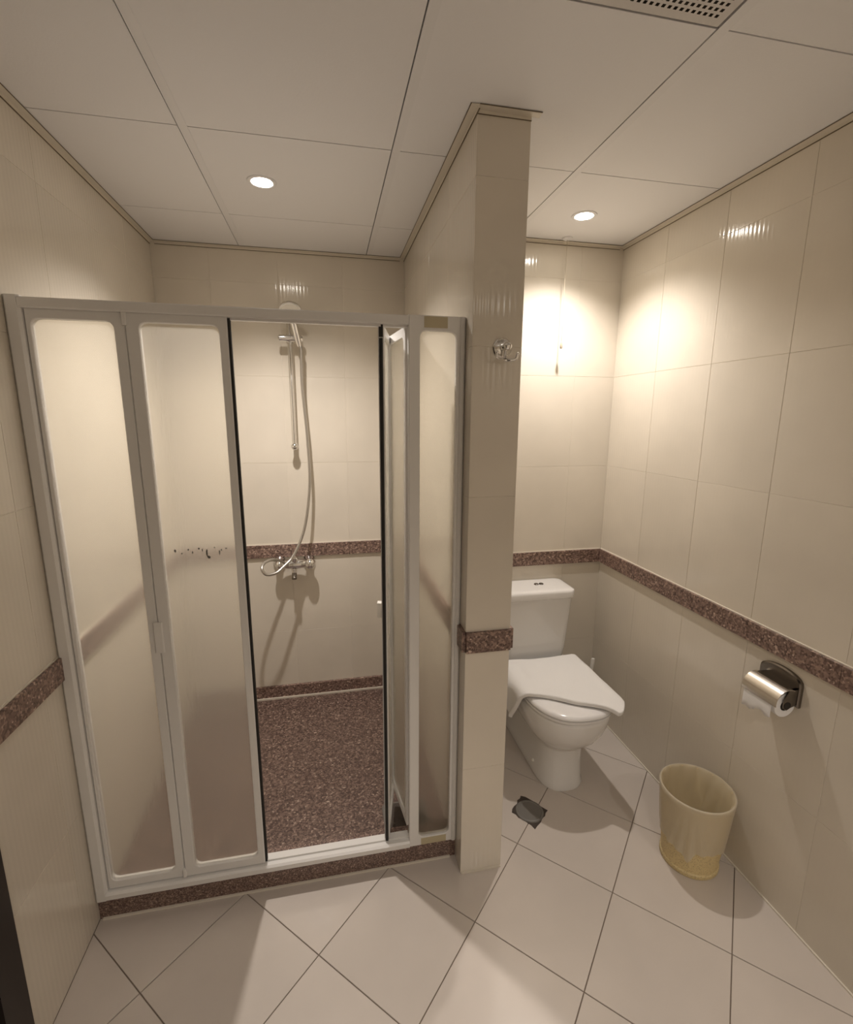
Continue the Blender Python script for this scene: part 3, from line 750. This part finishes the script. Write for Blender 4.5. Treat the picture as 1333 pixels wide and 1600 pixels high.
# ------------------------------------------------------------------ ceiling vent
VX0, VX1, VY0, VY1 = GX0+0.6, GX0+1.2, GY0-1.2, GY0-0.6
vt = empty('ceiling_vent', (0.5*(VX0+VX1), 0.5*(VY0+VY1), H), 'perforated square vent panel in the ceiling by the top edge', 'vent')
vl = (0.5*(VX0+VX1), 0.5*(VY0+VY1), H)
mb = MB(); g = 0.003; mg = 0.016
xa, xb, ya, yb_ = VX0+0.026, VX1-g, VY0+g, VY1-g
nx, ny = 40, 40
cwx, cwy = (xb-xa-2*mg)/nx, (yb_-ya-2*mg)/ny
for i in range(nx):
    for j in range(ny):
        x0, y0 = xa+mg+i*cwx, ya+mg+j*cwy; x1, y1 = x0+cwx, y0+cwy
        hx, hy = cwx*0.27, cwy*0.27; cx1, cy1 = (x0+x1)/2, (y0+y1)/2
        o4 = [(x0,y0,H),(x1,y0,H),(x1,y1,H),(x0,y1,H)]
        i4 = [(cx1-hx,cy1-hy,H),(cx1+hx,cy1-hy,H),(cx1+hx,cy1+hy,H),(cx1-hx,cy1+hy,H)]
        mb.add(o4+i4, [(0,1,5,4),(1,2,6,5),(2,3,7,6),(3,0,4,7)])
for (a, b, c, d) in ((xa, xb, ya, ya+mg), (xa, xb, yb_-mg, yb_), (xa, xa+mg, ya+mg, yb_-mg), (xb-mg, xb, ya+mg, yb_-mg)):
    mb.add([(a,c,H),(b,c,H),(b,d,H),(a,d,H)], [(0,1,2,3)])
at(mb.build('grille', M['vent'], vt), vl)
at(MB().box(xa, xb, ya, yb_, H+0.006, H+0.012).build('backing', M['gap'], vt), vl)

# ------------------------------------------------------------------ downlights
def downlight(x, y, watt, label):
    t_ = empty('downlight', (x, y, H), label, 'ceiling light', 'recessed ceiling downlights')
    MB().rings([[(r*math.cos(2*PI*k/32), r*math.sin(2*PI*k/32), z) for k in range(32)] for r, z in ((0.050, -0.0002), (0.049, -0.003), (0.041, -0.0045), (0.036, -0.003), (0.035, -0.0004))], False, False).build('trim_ring', M['tee'], t_, 40)
    MB().profile((0, 0, -0.0004), (0, 0, -1), [(0, 0.0345), (0.0012, 0.034), (0.0025, 0.026)], 28).build('lens', M['lamp'], t_, 40)
    ld = bpy.data.lights.new('downlight_bulb', 'SPOT'); ld.energy = watt; ld.color = LAMP_COL
    ld.spot_size = math.radians(132); ld.spot_blend = 1.0; ld.shadow_soft_size = 0.022
    lo = bpy.data.objects.new('bulb', ld); COL.objects.link(lo); lo.parent = t_; lo.location = (0, 0, -0.03)
    return t_
downlight(-0.190, 1.911, LAMP_W_SHOWER, 'glowing round downlight in the ceiling above the shower')
downlight(1.034, 1.929, LAMP_W_TOILET, 'glowing round downlight in the ceiling above the toilet')
downlight(0.20, -0.50, LAMP_W_ROOM, 'round downlight in the entrance ceiling, the one nearer the left wall')
downlight(1.10, -0.75, LAMP_W_ROOM, 'round downlight in the entrance ceiling, the one nearer the right wall')
